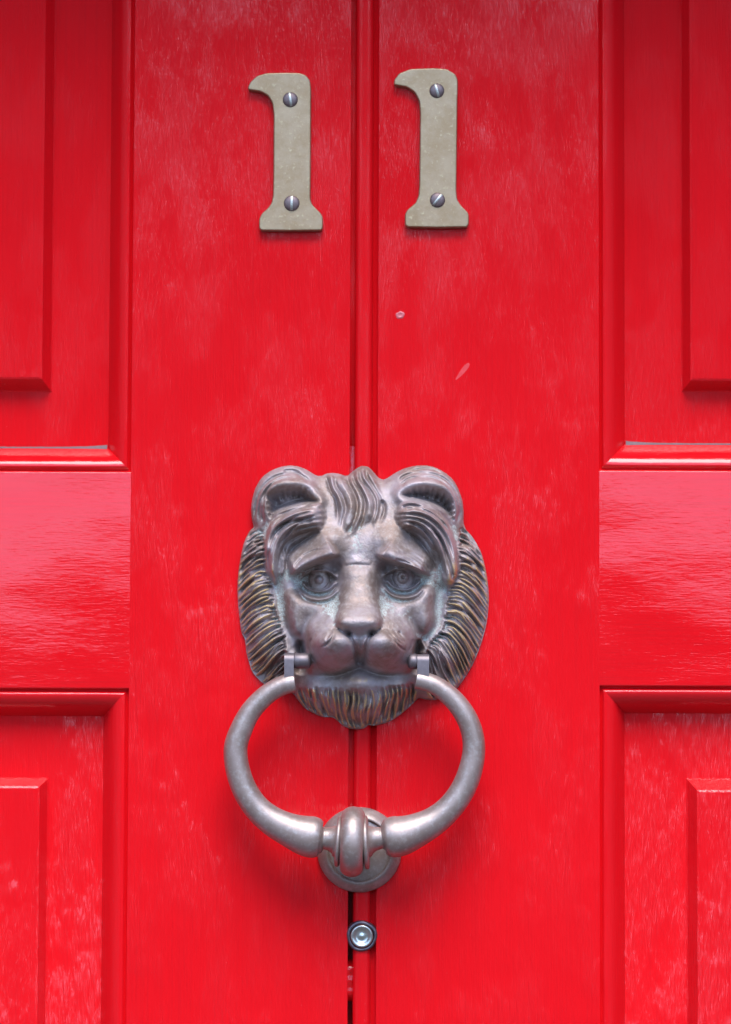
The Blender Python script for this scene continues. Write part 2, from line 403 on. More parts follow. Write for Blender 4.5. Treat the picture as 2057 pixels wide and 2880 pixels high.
def build_relief():
    R = Relief(); rs = np.random.RandomState(11)
    sd = R.sdf(OUTLINE, 900, 4)
    e = np.clip(sd / 38, 0, 1)
    R.h = 42 * np.sqrt(np.clip(1 - (1 - e) ** 2, 0, 1)) + 120 * (1 - np.exp(-np.clip(sd, 0, None) / 120))
    R.h += 110 * np.exp(-(np.abs(R.X - 800) / 470) ** 3 - (np.abs(R.Y - 800) / 560) ** 3)
    # trough between face and mane
    for pts in ([(255,700),(290,800),(312,900),(330,1000),(390,1110),(430,1180)], [(1330,790),(1275,830),(1265,920),(1262,1010),(1210,1090),(1160,1130)]):
        R.stroke(pts, -42, 42, (0.1, 0.1))
    # mane swell then strands
    for pts in ([(170,470),(150,640),(165,820),(185,980),(235,1130),(280,1270)], [(1440,500),(1470,660),(1450,850),(1420,1000),(1370,1140),(1290,1290)]):
        R.stroke(pts, 52, 95, (0.1, 0.1))
    R.fan(MANE_L, 5, -40, 7.5, rs, wob=8); R.fan(MANE_L, 8, -24, 5.2, rs, wob=10)
    R.fan(MANE_R, 5, -40, 7.5, rs, wob=8); R.fan(MANE_R, 8, -24, 5.2, rs, wob=10)
    R.fan(MANE_L, 2, 12, 8, rs, wob=12)
    R.fan(MANE_R, 2, 12, 8, rs, wob=12)
    # ears
    for E, cx, cy in ((EAR_L, 350, 235), (EAR_R, 1225, 235)):
        R.gauss(cx, cy, 235, 190, 75)
        d = R.sdf(E, 200)
        R.h += 34 * np.exp(-((d + 22) / 26) ** 2) * smooth(400, 290, R.Y)
        R.h -= 190 * smooth(-4, 58, d)
        R.h += 30 * smooth(30, 110, d)
    for q in ([(300,215),(312,262),(330,285)],[(335,185),(345,235),(352,272)],[(372,184),(378,232),(380,262)],[(412,180),(415,225),(418,258)],[(450,186),(450,222),(446,255)],[(480,200),(476,235),(466,262)],[(232,300),(262,312),(290,316)],[(230,262),(258,280),(285,294)],[(236,345),(262,345),(280,340)]):
        R.stroke(q, 34, 11, (0.3, 0.4))
    for q in ([(1098,196),(1112,240),(1122,268)],[(1140,186),(1148,232),(1152,262)],[(1180,182),(1184,230),(1182,260)],[(1225,186),(1222,232),(1214,265)],[(1258,194),(1248,240),(1236,275)],[(1300,212),(1285,255),(1268,285)],[(1332,238),(1312,272),(1292,300)],[(1362,290),(1338,305),(1312,318)],[(1370,330),(1345,338),(1320,342)],[(1372,365),(1350,366),(1330,362)]):
        R.stroke(q, 34, 11, (0.3, 0.4))
    for q in ([(160,400),(165,300),(195,210),(260,140),(340,110),(420,120)],[(185,420),(190,320),(215,235),(275,165),(350,135),(430,150)],[(208,410),(208,330),(232,210),(300,160)],[(330,88),(390,84),(450,110)],[(330,100),(400,98),(470,135),(495,165)]):
        R.stroke(q, -28, 9)
    for q in ([(1404,400),(1400,300),(1370,210),(1310,140),(1230,108),(1140,115)],[(1385,420),(1388,320),(1355,220),(1290,155),(1210,130),(1110,150)],[(1030,150),(1070,118),(1140,100),(1220,96)],[(1040,180),(1090,140),(1160,122)],[(1300,110),(1230,76),(1150,78),(1080,98)]):
        R.stroke(q, -28, 9)
    # eyebrow-side locks
    for L, x0, x1 in ((LOCK_L, 600, 470), (LOCK_R, 990, 1120)):
        t = np.clip(R.sdf(L, 130) / 62, 0, 1)
        R.h += 135 * blur(np.sqrt(1 - (1 - t) ** 2), 1.5) * (0.35 + 0.65 * smooth(x0, x1, R.X))
    for q in ([(600,336),(540,350),(470,365)],[(604,372),(545,378),(480,390)],[(598,408),(545,410),(485,420)],[(585,440),(530,440),(470,452)]):
        R.stroke(q, 40, 15, (0.35, 0.4))
    for q in ([(1000,352),(1050,352),(1120,362)],[(996,382),(1050,378),(1120,388)],[(1006,410),(1060,408),(1120,418)],[(1025,436),(1070,432),(1120,445)]):
        R.stroke(q, 40, 15, (0.35, 0.4))
    R.pad([(335,640),(365,545),(430,500),(530,455),(560,480),(470,540),(400,600),(360,690)], -95, 50, False)
    R.pad([(1065,455),(1120,465),(1180,515),(1225,590),(1258,680),(1235,690),(1190,610),(1120,530)], -95, 50, False)
    for q in ([(580,345),(480,358),(380,395),(300,450),(262,530),(248,640)],[(580,372),(490,385),(400,415),(330,455),(285,525),(262,640),(268,720)],[(575,400),(500,408),(430,425),(370,470),(318,540),(290,640)],[(560,425),(500,435),(430,450),(370,500)],[(556,318),(470,332),(390,352),(310,398),(258,460)],[(520,302),(440,322),(350,352),(280,400)],[(460,395),(400,400),(330,430),(275,500)],[(255,560),(245,640),(262,720),(290,770)]):
        R.stroke(q, -46, 10, (0.25, 0.3))
    for q in ([(530,362),(440,378),(360,415)],[(540,412),(470,418),(400,440)],[(300,480),(272,560),(262,650)]):
        R.stroke(q, 18, 12)
    for q in ([(1015,370),(1110,365),(1210,395),(1290,470),(1335,570),(1358,690)],[(1018,392),(1110,390),(1195,420),(1265,495),(1305,600),(1325,720)],[(1030,415),(1100,415),(1170,445),(1232,520),(1278,620),(1298,740)],[(1040,342),(1120,328),(1210,352),(1290,412),(1345,500)],[(1060,308),(1150,312),(1230,338),(1310,405)],[(1040,325),(1100,305),(1180,325)],[(1215,440),(1280,520),(1320,620),(1345,720),(1340,765)],[(1230,540),(1275,640),(1305,755)]):
        R.stroke(q, -46, 10, (0.2, 0.25))
    for q in ([(1080,378),(1180,400),(1250,460)],[(1240,480),(1290,570),(1315,680)],[(1200,440),(1255,520),(1290,620)]):
        R.stroke(q, 18, 12)
    # hanging strands beside the cheeks
    for q in ([(330,560),(318,640),(300,720),(300,770)],[(345,600),(335,680),(315,745)]):
        R.stroke(q, 26, 13, (0.2, 0.3))
    # forelock
    R.pad(FORELOCK, 48, 70, False)
    for q in ([(592,110),(618,205),(650,262),(662,335),(665,430)],[(640,110),(652,180),(690,245),(712,325),(694,400),(690,462)],[(722,105),(728,160),(758,222),(780,292),(770,372),(738,450),(712,482)],[(758,86),(764,150),(800,212),(826,282),(820,352),(795,432),(765,475)],[(796,68),(804,140),(850,202),(886,272),(882,352),(852,430)],[(828,62),(838,120),(880,192),(916,272),(912,360),(880,438)],[(925,265),(940,310),(938,352),(910,420)]):
        R.stroke(q, -42, 10.5, (0.18, 0.25))
    for q in ([(680,100),(690,170),(735,260),(742,330),(715,420)],[(776,75),(784,150),(822,225),(852,300),(840,380)],[(850,100),(880,170),(905,260),(900,350)],[(616,110),(640,200),(672,270),(690,350)]):
        R.stroke(q, 18, 14, (0.05, 0.3))
    # forehead
    R.gauss(608, 520, 110, 85, 76); R.gauss(968, 522, 115, 88, 76)
    R.gauss(785, 600, 70, 110, 30)
    R.stroke([(740,470),(775,560),(782,640)], -14, 40)
    # eye sockets, brows
    for x, y, s in ((548, 752, -1), (1056, 746, 1)):
        R.gauss(x, y, 122, 92, -118)
        R.gauss(x - s * 100, y - 62, 38, 62, -62)
    R.ledge([(368,728),(415,712),(475,682),(545,656),(625,630),(682,598)], 178, 92)
    R.ledge([(884,596),(935,636),(1000,656),(1080,678),(1150,708),(1222,732)], 178, 92)
    R.soft(BROW_L, 30, 60, 4); R.soft(BROW_R, 30, 60, 4)
    for q in ([(395,705),(440,640),(510,610),(590,592)],[(400,690),(430,645),(480,605),(560,580),(630,580)],[(425,700),(490,668),(560,640),(640,612)],[(440,622),(500,590),(560,570)]):
        R.stroke(q, -18, 8)
    for q in ([(1200,715),(1150,650),(1080,610),(1010,592)],[(1180,710),(1120,655),(1050,620)],[(1208,700),(1180,655),(1130,615),(1060,585)],[(1000,640),(1060,652),(1120,680)]):
        R.stroke(q, -18, 8)
    for x, y, k in ((548, 752, -1), (1056, 742, 1)):
        r = np.hypot(R.X - x, (R.Y - y) * 1.04)
        R.h += 74 * np.sqrt(np.clip(1 - (r / 64) ** 2, 0, 1))
        # lids: a heavy upper one, a thin lower one, and the bag below it; the tear corner points to the nose
        a, b = (-1, 1) if k < 0 else (-1.12, 0.92)
        R.ledge([(x + a * 118, y + 8), (x + a * 66, y - 36), (x - 2, y - 50), (x + b * 60, y - 40), (x + b * 118, y + 2)], 58, 30, 6)
        R.stroke([(x - 104, y + 4), (x - 66, y + 48), (x, y + 68), (x + 64, y + 50), (x + 108, y + 2)], 32, 11, (0.12, 0.12))
        R.stroke([(x - 118, y + 18), (x - 74, y + 72), (x, y + 92), (x + 74, y + 74), (x + 122, y + 16)], -26, 9, (0.12, 0.12))
        R.stroke([(x - 124, y + 34), (x - 78, y + 94), (x, y + 116), (x + 78, y + 96), (x + 128, y + 34)], 26, 15, (0.15, 0.15))
        R.stroke([(x - 126, y + 64), (x - 80, y + 118), (x, y + 140), (x + 80, y + 120), (x + 132, y + 66)], -20, 9, (0.2, 0.2))
    r = np.hypot(R.X - 550, R.Y - 752); R.h += 30 * np.sqrt(np.clip(1 - (r / 25) ** 2, 0, 1))
    r = np.hypot(R.X - 1052, R.Y - 738); R.h += 26 * np.sqrt(np.clip(1 - (r / 36) ** 2, 0, 1)) - 26 * np.exp(-(r / 8) ** 2)
    # cheeks
    R.soft(CHEEK_L, 74, 90, 2.5, 11, smooth(400, 500, R.X)); R.soft(CHEEK_R, 74, 95, 2.5, 11, smooth(1185, 1090, R.X))
    # muzzle
    R.soft(MUZZLE, 165 * np.interp(R.Y, [900, 1040, 1110, 1200, 1310], [0.8, 1.0, 1.0, 0.78, 0.42]), 150, 2.5, 12, smooth(1090, 980, R.Y) * smooth(480, 560, R.X) * smooth(1120, 1040, R.X))
    R.gauss(790, 1120, 300, 190, 40)
    for x, y, a, b in ((642, 1150, 142, 172), (938, 1154, 142, 170)):
        r = ((R.X - x) / a) ** 2 + ((R.Y - y) / np.where(R.Y < y, 96, b)) ** 2
        R.h += 126 * blur(np.clip(1 - r, 0, 1) ** 0.7, 2.5)
    # nose: flat bridge getting higher towards the tip, then turned under
    d = R.sdf(NOSE, 200)
    ramp = np.interp(R.Y, [660, 700, 860, 985, 1010, 1050, 1095], [36, 54, 84, 112, 106, 60, 8])
    ramp = blur(ramp, 4)
    t = np.clip(d / 56, 0, 1)
    nose = np.sqrt(np.clip(1 - (1 - t) ** 2, 0, 1))
    m = smooth(960, 880, R.Y)
    R.h += ramp * (blur(nose, 2) * (1 - m) + blur(nose, 5) * m)
    R.gauss(790, 850, 150, 140, 34)
    R.stroke([(700,672),(780,664),(865,672)], -4, 8, (0.1, 0.1))
    R.stroke([(700,655),(780,648),(865,655)], 7, 14, (0.1, 0.1))
    # nostrils and philtrum
    R.gauss(726, 1072, 24, 18, -66); R.gauss(862, 1070, 24, 18, -66)
    R.stroke([(722,1080),(752,1130),(772,1200),(786,1268)], -58, 14, (0.02, 0.1))
    R.stroke([(866,1076),(838,1130),(822,1200),(808,1268)], -58, 14, (0.02, 0.1))
    R.gauss(795, 1240, 24, 50, -40)
    R.stroke([(660,1040),(700,1078),(740,1092)], -26, 10, (0.2, 0.1))
    R.stroke([(918,1040),(885,1074),(850,1090)], -26, 10, (0.2, 0.1))
    # whisker cuts
    for q in ([(640,1040),(610,1090),(590,1125)],[(655,1060),(622,1115),(575,1155)],[(652,1085),(610,1135),(556,1164)],[(510,1100),(500,1140),(512,1190)],[(478,1140),(500,1200),(540,1270)]):
        R.stroke(q, -17, 6.5, (0.25, 0.3))
    for q in ([(942,1058),(985,1110),(1040,1165),(1075,1180)],[(952,1050),(1000,1105),(1055,1150)],[(990,1052),(1022,1100),(1062,1138)],[(1020,1062),(1045,1100)],[(1112,1100),(1100,1150),(1078,1190)]):
        R.stroke(q, -17, 6.5, (0.25, 0.3))
    # chin with beard
    R.pad(CHIN, 92, 130, False)
    R.gauss(790, 1356, 260, 52, 46)
    R.stroke([(540,1332),(650,1326),(730,1306),(792,1282),(860,1308),(940,1324),(1050,1330)], -20, 16, (0.25, 0.25))
    R.fan(BEARD, 5, -20, 5.5, rs, taper=(0.3, 0.15), wob=12); R.fan(BEARD, 5, -36, 7.5, rs, taper=(0.25, 0.15), wob=9)
    R.fan(BEARD, 2, 18, 9, rs, taper=(0.3, 0.15), wob=9)
    # sockets of the hinge pins
    R.gauss(446, 1185, 26, 52, -120); R.gauss(1136, 1190, 22, 52, -120)
    R.stroke([(440,1110),(430,1150),(428,1200)], -60, 16); R.stroke([(1140,1110),(1152,1150),(1156,1190)], -60, 16)
    R.stroke([(445,1190),(440,1260),(430,1330)], -50, 26); R.stroke([(1136,1190),(1140,1260),(1138,1330)], -50, 26)
    # hand-finished casting: slightly uneven everywhere
    R.h += 4 * (vnoise(R.X, R.Y, 62, 3) - 0.5) + 2 * (vnoise(R.X, R.Y, 27, 4) - 0.5)
    h = blur(R.h, 0.9)
    h += 1.5 * (vnoise(R.X, R.Y, 7.5, 5) - 0.5)
    h = np.where(sd > 0, np.maximum(h, 14), 14)
    return R, sd, h
# ---- unseen ground below the picture, added for bounce and reflections -----------------------------------------------------
GROUND_Z = -1.36
g = bmesh.new(); vs = [g.verts.new(p) for p in ((-400, -800, GROUND_Z), (400, -800, GROUND_Z), (400, 0.3, GROUND_Z), (-400, 0.3, GROUND_Z))]
g.faces.new(vs)
o = obj('added_pavement', g, M_GROUND); o['kind'] = 'structure'

# unseen lintel added above the picture to shade the upper part of the door
o = obj('added_lintel', box(-0.9, 0.9, -0.15, 0.1, 0.403, 0.64, 0.004), M_PLASTER); o['kind'] = 'structure'
for x in (-0.62, 0.48):
    o = obj('added_reveal', box(x, x + 0.14, -0.46, 0.1, GROUND_Z, 0.40, 0.004), M_PLASTER); o['kind'] = 'structure'  # unseen side walls, added to cut light reaching the side-facing bevels
# dark block added unseen behind the camera for the gloss paint to mirror
o = obj('added_frontage', box(-60, 60, -16, -14, GROUND_Z, 2.15, 0.0), M_FRONT); o['kind'] = 'structure'

# ---- the two door leaves ------------------------------------------------------------
DOOR_TOP, DOOR_BOT, THICK = 0.398, GROUND_Z + 0.01, 0.045
XL, XR = W(983.5, 1440)[0], W(1062, 1440)[0]      # inner stile edges of the two leaves
LEAF_W = 0.46
RECESS, FIELD = 0.0135, 0.0090                   # panel ground below the face, field above the ground

def moulding(name, mat, rect, side, parent, wid):
    """one mitred side of a sunk moulding: fillet, then a quarter round falling to the panel"""
    x0, x1, z0, z1 = rect
    prof = [(-0.0006, 0.0003), (0.0002, 0.0020), (0.0009, 0.0029), (0.0014, 0.0024), (0.0019, 0.0010), (0.0023, 0.0007)]
    for k in range(13):
        q = (k + 0.3) / 12.3
        prof.append((0.0026 + (wid - 0.0030) * q, 0.0006 + (RECESS - 0.0006) * (0.16 * q + 0.84 * q ** 2.2)))
    prof.append((wid + 0.0002, RECESS + 0.002))
    bm = bmesh.new(); rows = []
    n = 24
    for u, v in prof:
        if side == 'bottom': A, B = (x0 + u, z0 + u), (x1 - u, z0 + u)
        if side == 'top': A, B = (x1 - u, z1 - u), (x0 + u, z1 - u)
        if side == 'left': A, B = (x0 + u, z1 - u), (x0 + u, z0 + u)
        if side == 'right': A, B = (x1 - u, z0 + u), (x1 - u, z1 - u)
        rows.append([bm.verts.new((A[0] + (B[0] - A[0]) * k / n, v, A[1] + (B[1] - A[1]) * k / n)) for k in range(n + 1)])
    for a, b in zip(rows, rows[1:]):
        for k in range(n): bm.faces.new((a[k], a[k + 1], b[k + 1], b[k]))
    return obj(name, bm, mat, parent, 60)

def panel(rect, wid, fo, fi, parent, lean=0.0):
    """sunk panel: flat ground, sloped shoulder, raised field. fo/fi = outer and inner field rectangles"""
    x0, x1, z0, z1 = rect
    bm = bmesh.new()
    e = wid - 0.0006
    R0 = (x0 + e, x1 - e, z0 + e, z1 - e)
    loops = []
    def loop(r, y):
        loops.append([bm.verts.new((x, y, z)) for x, z in ((r[0], r[2]), (r[1], r[2]), (r[1], r[3]), (r[0], r[3]))])
    q = 0.0005
    grow = lambda r, k: (r[0] - k, r[1] + k, r[2] - k, r[3] + k)
    loop(R0, RECESS)
    loop(grow(fo, q), RECESS); loop(grow(fo, -q * 0.4), RECESS - 0.0006)
    loop(grow(fi, q), RECESS - FIELD + 0.0004); loop(grow(fi, -q), RECESS - FIELD)
    for a, b in zip(loops, loops[1:]):
        for k in range(4): bm.faces.new((a[k], a[(k + 1) % 4], b[(k + 1) % 4], b[k]))
    bm.faces.new(loops[-1])
    ground = obj('panel', bm, M_PANEL, parent)
    return ground

def dust_line(rect, wid, s, parent):
    """grey dust lying in the corner between the bottom moulding and the panel, deepest at the mitre"""
    x0, x1, z0, z1 = rect
    bm = bmesh.new(); rows = []
    n = 120
    for k in range(n + 1):
        f = k / n
        x = (x1 - wid - (x1 - x0) * 0.8 * f) if s < 0 else (x0 + wid + (x1 - x0) * 0.8 * f)
        w = 0.0002 + 0.0018 * math.exp(-f * 24) + 0.0002 * math.exp(-f * 4) + random.uniform(-1, 1) * 0.00012
        zc = z0 + wid
        rows.append([bm.verts.new((x, RECESS - 0.0003 - 0.55 * w, zc - 0.00085 * (1 + w / 0.003))), bm.verts.new((x, RECESS - 0.0007 - 0.2 * w, zc - 0.0001 + 0.3 * w)), bm.verts.new((x, RECESS - 0.0001, zc + 0.55 * w)), bm.verts.new((x, RECESS + 0.0006, zc + 0.6 * w))])
    for a, b in zip(rows, rows[1:]):
        for j in range(3): bm.faces.new((a[j], a[j + 1], b[j + 1], b[j]))
    o = obj('dust', bm, M_DUST, None, 180); o['kind'] = 'stuff'
    reparent(o, parent)

def leaf(side):
    s = -1 if side == 'left' else 1
    root = thing('door_leaf', 'red painted panelled door leaf left of the centre joint' if s < 0 else 'red painted panelled door leaf right of the centre joint, with the rounded bead', 'door',
                 (XL - LEAF_W / 2 if s < 0 else XR + LEAF_W / 2, 0, DOOR_BOT), 'pair of red door leaves')
    if s < 0:
        xi = XL; uo = lo = (W(372, 1100)[0] + W(362, 2090)[0] + W(357, 2500)[0]) / 3
        uz0 = W(200, 1326)[1]; lz1 = W(200, 1937)[1]
        fo_u = (W(148, 800, -RECESS)[0], W(100, 1100, -RECESS)[1]); fi_u = (W(118, 800, -RECESS + FIELD)[0], W(100, 1063, -RECESS + FIELD)[1])
        fo_l = (W(132, 2500, -RECESS)[0], W(60, 2190, -RECESS)[1]); fi_l = (W(106, 2500, -RECESS + FIELD)[0], W(60, 2214, -RECESS + FIELD)[1])
        wu = uo - W(304, 1100, -RECESS)[0]; wl_ = lo - W(286, 2400, -RECESS)[0]
        xo = xi - LEAF_W
    else:
        xi = XR; uo = lo = (W(1684.8, 1200)[0] + W(1687, 2090)[0] + W(1686, 700)[0]) / 3
        uz0 = W(1850, 1323)[1]; lz1 = W(1850, 1930)[1]
        fo_u = (W(1918, 800, -RECESS)[0], W(1980, 1100, -RECESS)[1]); fi_u = (W(1945, 800, -RECESS + FIELD)[0], W(1980, 1067, -RECESS + FIELD)[1])
        fo_l = (W(1934, 2500, -RECESS)[0], W(1980, 2192, -RECESS)[1]); fi_l = (W(1965, 2500, -RECESS + FIELD)[0], W(1980, 2225, -RECESS + FIELD)[1])
        wu = W(1760, 1100, -RECESS)[0] - uo; wl_ = W(1760, 2400, -RECESS)[0] - lo
        xo = xi + LEAF_W
    stile_w = abs(xi - uo)
    uz1, lz0 = DOOR_TOP - 0.06, DOOR_BOT + 0.22
    parts = []
    st = M_STILE if s < 0 else M_STILE_R
    # inner stile: wider beside the upper panel than beside the lower one, so it is cut from a stepped outline
    zr = (uz0 + lz1) / 2
    def upright(a_up, a_lo, b):
        bm = bmesh.new()
        pts = [(b, DOOR_BOT), (a_lo, DOOR_BOT), (a_lo, zr), (a_up, zr), (a_up, DOOR_TOP), (b, DOOR_TOP)]
        f = bm.faces.new([bm.verts.new((x, 0, z)) for x, z in pts])
        r = bmesh.ops.extrude_face_region(bm, geom=[f])
        bmesh.ops.translate(bm, verts=[v for v in r['geom'] if isinstance(v, bmesh.types.BMVert)], vec=(0, THICK, 0))
        bmesh.ops.bevel(bm, geom=[e for e in bm.edges if e.verts[0].co.y < 1e-6 and e.verts[1].co.y < 1e-6 and abs(e.verts[0].co.z - e.verts[1].co.z) > 0.05], offset=0.0004, segments=3, profile=0.5, affect='EDGES')
        return bm
    parts.append(obj('stile', upright(uo, lo, xi), st, None, 40))
    outer_in = xo - s * stile_w
    parts.append(obj('stile', upright(outer_in, outer_in, xo), st, None, 40))
    def rail(z0, z1, a, b):
        a, b = min(a, b), max(a, b)
        bm = bmesh.new()
        f = bm.faces.new([bm.verts.new(p) for p in ((a, 0.00005, z0), (b, 0.00005, z0), (b, 0.00005, z1), (a, 0.00005, z1))])
        r = bmesh.ops.extrude_face_region(bm, geom=[f])
        bmesh.ops.translate(bm, verts=[v for v in r['geom'] if isinstance(v, bmesh.types.BMVert)], vec=(0, THICK - 0.001, 0))
        bmesh.ops.bevel(bm, geom=[e for e in bm.edges if e.verts[0].co.y < 0.001 and e.verts[1].co.y < 0.001 and abs(e.verts[0].co.x - e.verts[1].co.x) > 0.05], offset=0.0008, segments=3, profile=0.5, affect='EDGES')
        return obj('rail', bm, M_RAIL, None, 40)
    far = outer_in
    inner_mid = uo if s * uo > s * lo else lo      # rails butt against the stile
    parts.append(rail(lz1, uz0, inner_mid, far))
    parts.append(rail(uz1, DOOR_TOP, uo, far)); parts.append(rail(DOOR_BOT, lz0, lo, far))
    for a, z0, z1, wid, fo, fi, up in ((uo, uz0, uz1, wu, fo_u, fi_u, True), (lo, lz0, lz1, wl_, fo_l, fi_l, False)):
        rect = (min(a, far), max(a, far), z0, z1)
        gap_o, gap_i = abs(fo[0] - a), abs(fi[0] - a)
        zo = abs(fo[1] - (z0 if up else z1)); zi = abs(fi[1] - (z0 if up else z1))
        fr = lambda gx, gz: (rect[0] + gx, rect[1] - gx, rect[2] + gz, rect[3] - gz)
        parts.append(panel(rect, wid, fr(gap_o, zo), fr(gap_i, zi), None))
        for sd_, mt in (('bottom', M_MOULD_X), ('top', M_MOULD_X), ('left', M_MOULD_Z), ('right', M_MOULD_Z)):
            mo = moulding('moulding', mt, rect, sd_, None, wid)
            parts.append(mo)
            if up and sd_ == 'bottom': dust_line(rect, wid, s, mo)
    if s > 0:
        # round bead worked on the meeting edge, with a quirk beside the stile
        b0, b1 = W(997, 1440)[0], W(1047, 1440)[0]
        r = (b1 - b0) / 2; cx = (b0 + b1) / 2
        prof = [(b0, 0.030), (b0, 0.0052)]
        for k in range(17):
            a = math.pi * (1 - k / 16)
            prof.append((cx + r * math.cos(a), 0.0046 - 0.0042 * math.sin(a) ** 0.8))
        prof += [(b1 + 0.0001, 0.0056), (XR - 0.0008, 0.0052), (XR + 0.0004, 0.0040), (XR + 0.0004, 0.03)]
        bm = bmesh.new(); N = 40
        rows = [[bm.verts.new((x, y, DOOR_BOT + (DOOR_TOP - DOOR_BOT) * k / N)) for k in range(N + 1)] for x, y in prof]
        for a, b in zip(rows, rows[1:]):
            for k in range(N): bm.faces.new((a[k], a[k + 1], b[k + 1], b[k]))
        parts.append(obj('bead', bm, M_MOULD_Z, None, 50))
        # dried paint blister and a scuff on the right stile
        bx, bz = W(1126, 886)
        bm = lathe([(0.0, 0.00012), (0.0007, 0.00008), (0.0012, 0.0002), (0.0016, 0.00038), (0.0021, 0.00025), (0.0026, 0.00006), (0.0029, -0.0003)], n=20)
        for v in bm.verts:
            k = 1 + 0.12 * math.sin(2 * math.atan2(v.co.z, v.co.x) + 1) + 0.07 * math.sin(5 * math.atan2(v.co.z, v.co.x))
            v.co.x *= k * 0.75; v.co.z *= k * 0.75; v.co.x += bx; v.co.z += bz
        parts.append(obj('paint_blister', bm, M_CHIP, None, 180))
        cx_s, cz_s = W(1301, 1045)
        bm = bmesh.new(); ring_ = []
        for k in range(20):
            a = 2 * math.pi * k / 20; u_, v_ = 0.0052 * math.cos(a), 0.0011 * math.sin(a) * (1 + 0.4 * math.cos(a))
            ring_.append(bm.verts.new((cx_s + u_ * 0.62 - v_ * 0.78, -0.00003, cz_s + u_ * 0.78 + v_ * 0.62)))
        bm.faces.new(ring_)
        parts.append(obj('scuff', bm, M_SCUFF))
    else:
        # rebate behind the joint, and a run of old paint that bridges the gap low down
        parts.append(obj('rebate', box(XL - 0.02, W(1000, 1440)[0], 0.022, 0.032, DOOR_BOT, DOOR_TOP, 0), M_MOULD_Z))
        for (ya, yb, dep) in ((2706, 2824, 0.0058), (1250, 2505, 0.0050), (-420, 1256, 0.0062)):
            za, zb = W(985, yb)[1], W(985, ya)[1]
            bm = bmesh.new(); rows = []
            for k in range(25):
                z = za + (zb - za) * k / 24
                dd = dep + 0.004 * max(0, abs(k - 12) / 12) ** 6 + 0.0002 * math.sin(k * 0.9)
                rows.append([bm.verts.new((XL - 0.0005 + (W(999, 1440)[0] - XL + 0.001) * j / 4, dd + 0.0006 * (1 if j in (0, 4) else 1.8 if j == 2 else 1.5), z)) for j in range(5)])
            for a, b in zip(rows, rows[1:]):
                for j in range(4): bm.faces.new((a[j], a[j + 1], b[j + 1], b[j]))
            parts.append(obj('paint_run', bm, M_MOULD_Z, None, 180))
    for p in parts: reparent(p, root)
    return root

leaf('left'); leaf('right')

# ---- house numbers --------------------------------------------------------------------
def z3(x, y): return 660 + x * 0.43103, 150 + y * 0.43103
ONE_A = [(90,240),(90,216),(108,184),(150,148),(210,131),(330,128),(425,130),(468,146),(493,180),(499,232),(497,700),(495,950),(505,985),(528,1010),(560,1040),(576,1070),(577,1140),(565,1157),(365,1160),(178,1157),(162,1145),(161,1085),(176,1050),(222,1008),(244,975),(252,930),(255,800),(257,400),(247,325),(218,278),(172,252),(125,245)]
ONE_B = [(1040,206),(1042,176),(1075,132),(1150,104),(1300,98),(1388,105),(1442,140),(1457,178),(1454,300),(1447,900),(1452,955),(1480,998),(1518,1034),(1529,1056),(1528,1116),(1515,1136),(1320,1139),(1132,1135),(1113,1121),(1113,1050),(1130,1020),(1182,978),(1202,930),(1207,860),(1212,400),(1206,315),(1176,256),(1122,221),(1064,213)]

def rounded(pts, sharp=()):
    """outline with eased corners, as a filed casting has"""
    p = [Vector(a) for a in pts]; out = []
    n = len(p)
    for i in range(n):
        a, b, c = p[i - 1], p[i], p[(i + 1) % n]
        k = min(0.3, 14 / max(1, (a - b).length), 14 / max(1, (c - b).length))
        out += [b + (a - b) * k, b * 0.5 + (b + (a - b) * k) * 0.25 + (b + (c - b) * k) * 0.25, b + (c - b) * k]
    return out

def inset(poly, d):
    n = len(poly); res = []
    area = sum(poly[i].x * poly[(i + 1) % n].y - poly[(i + 1) % n].x * poly[i].y for i in range(n))
    sg = 1 if area > 0 else -1
    for i in range(n):
        a, b, c = poly[i - 1], poly[i], poly[(i + 1) % n]
        u = (b - a).normalized(); v = (c - b).normalized()
        nn = Vector((-(u.y + v.y), u.x + v.x)) * sg
        if nn.length < 1e-9: nn = Vector((-u.y, u.x)) * sg
        nn.normalize()
        res.append(b + nn * d / max(0.6, nn.dot(Vector((-u.y, u.x)) * sg)))
    return res

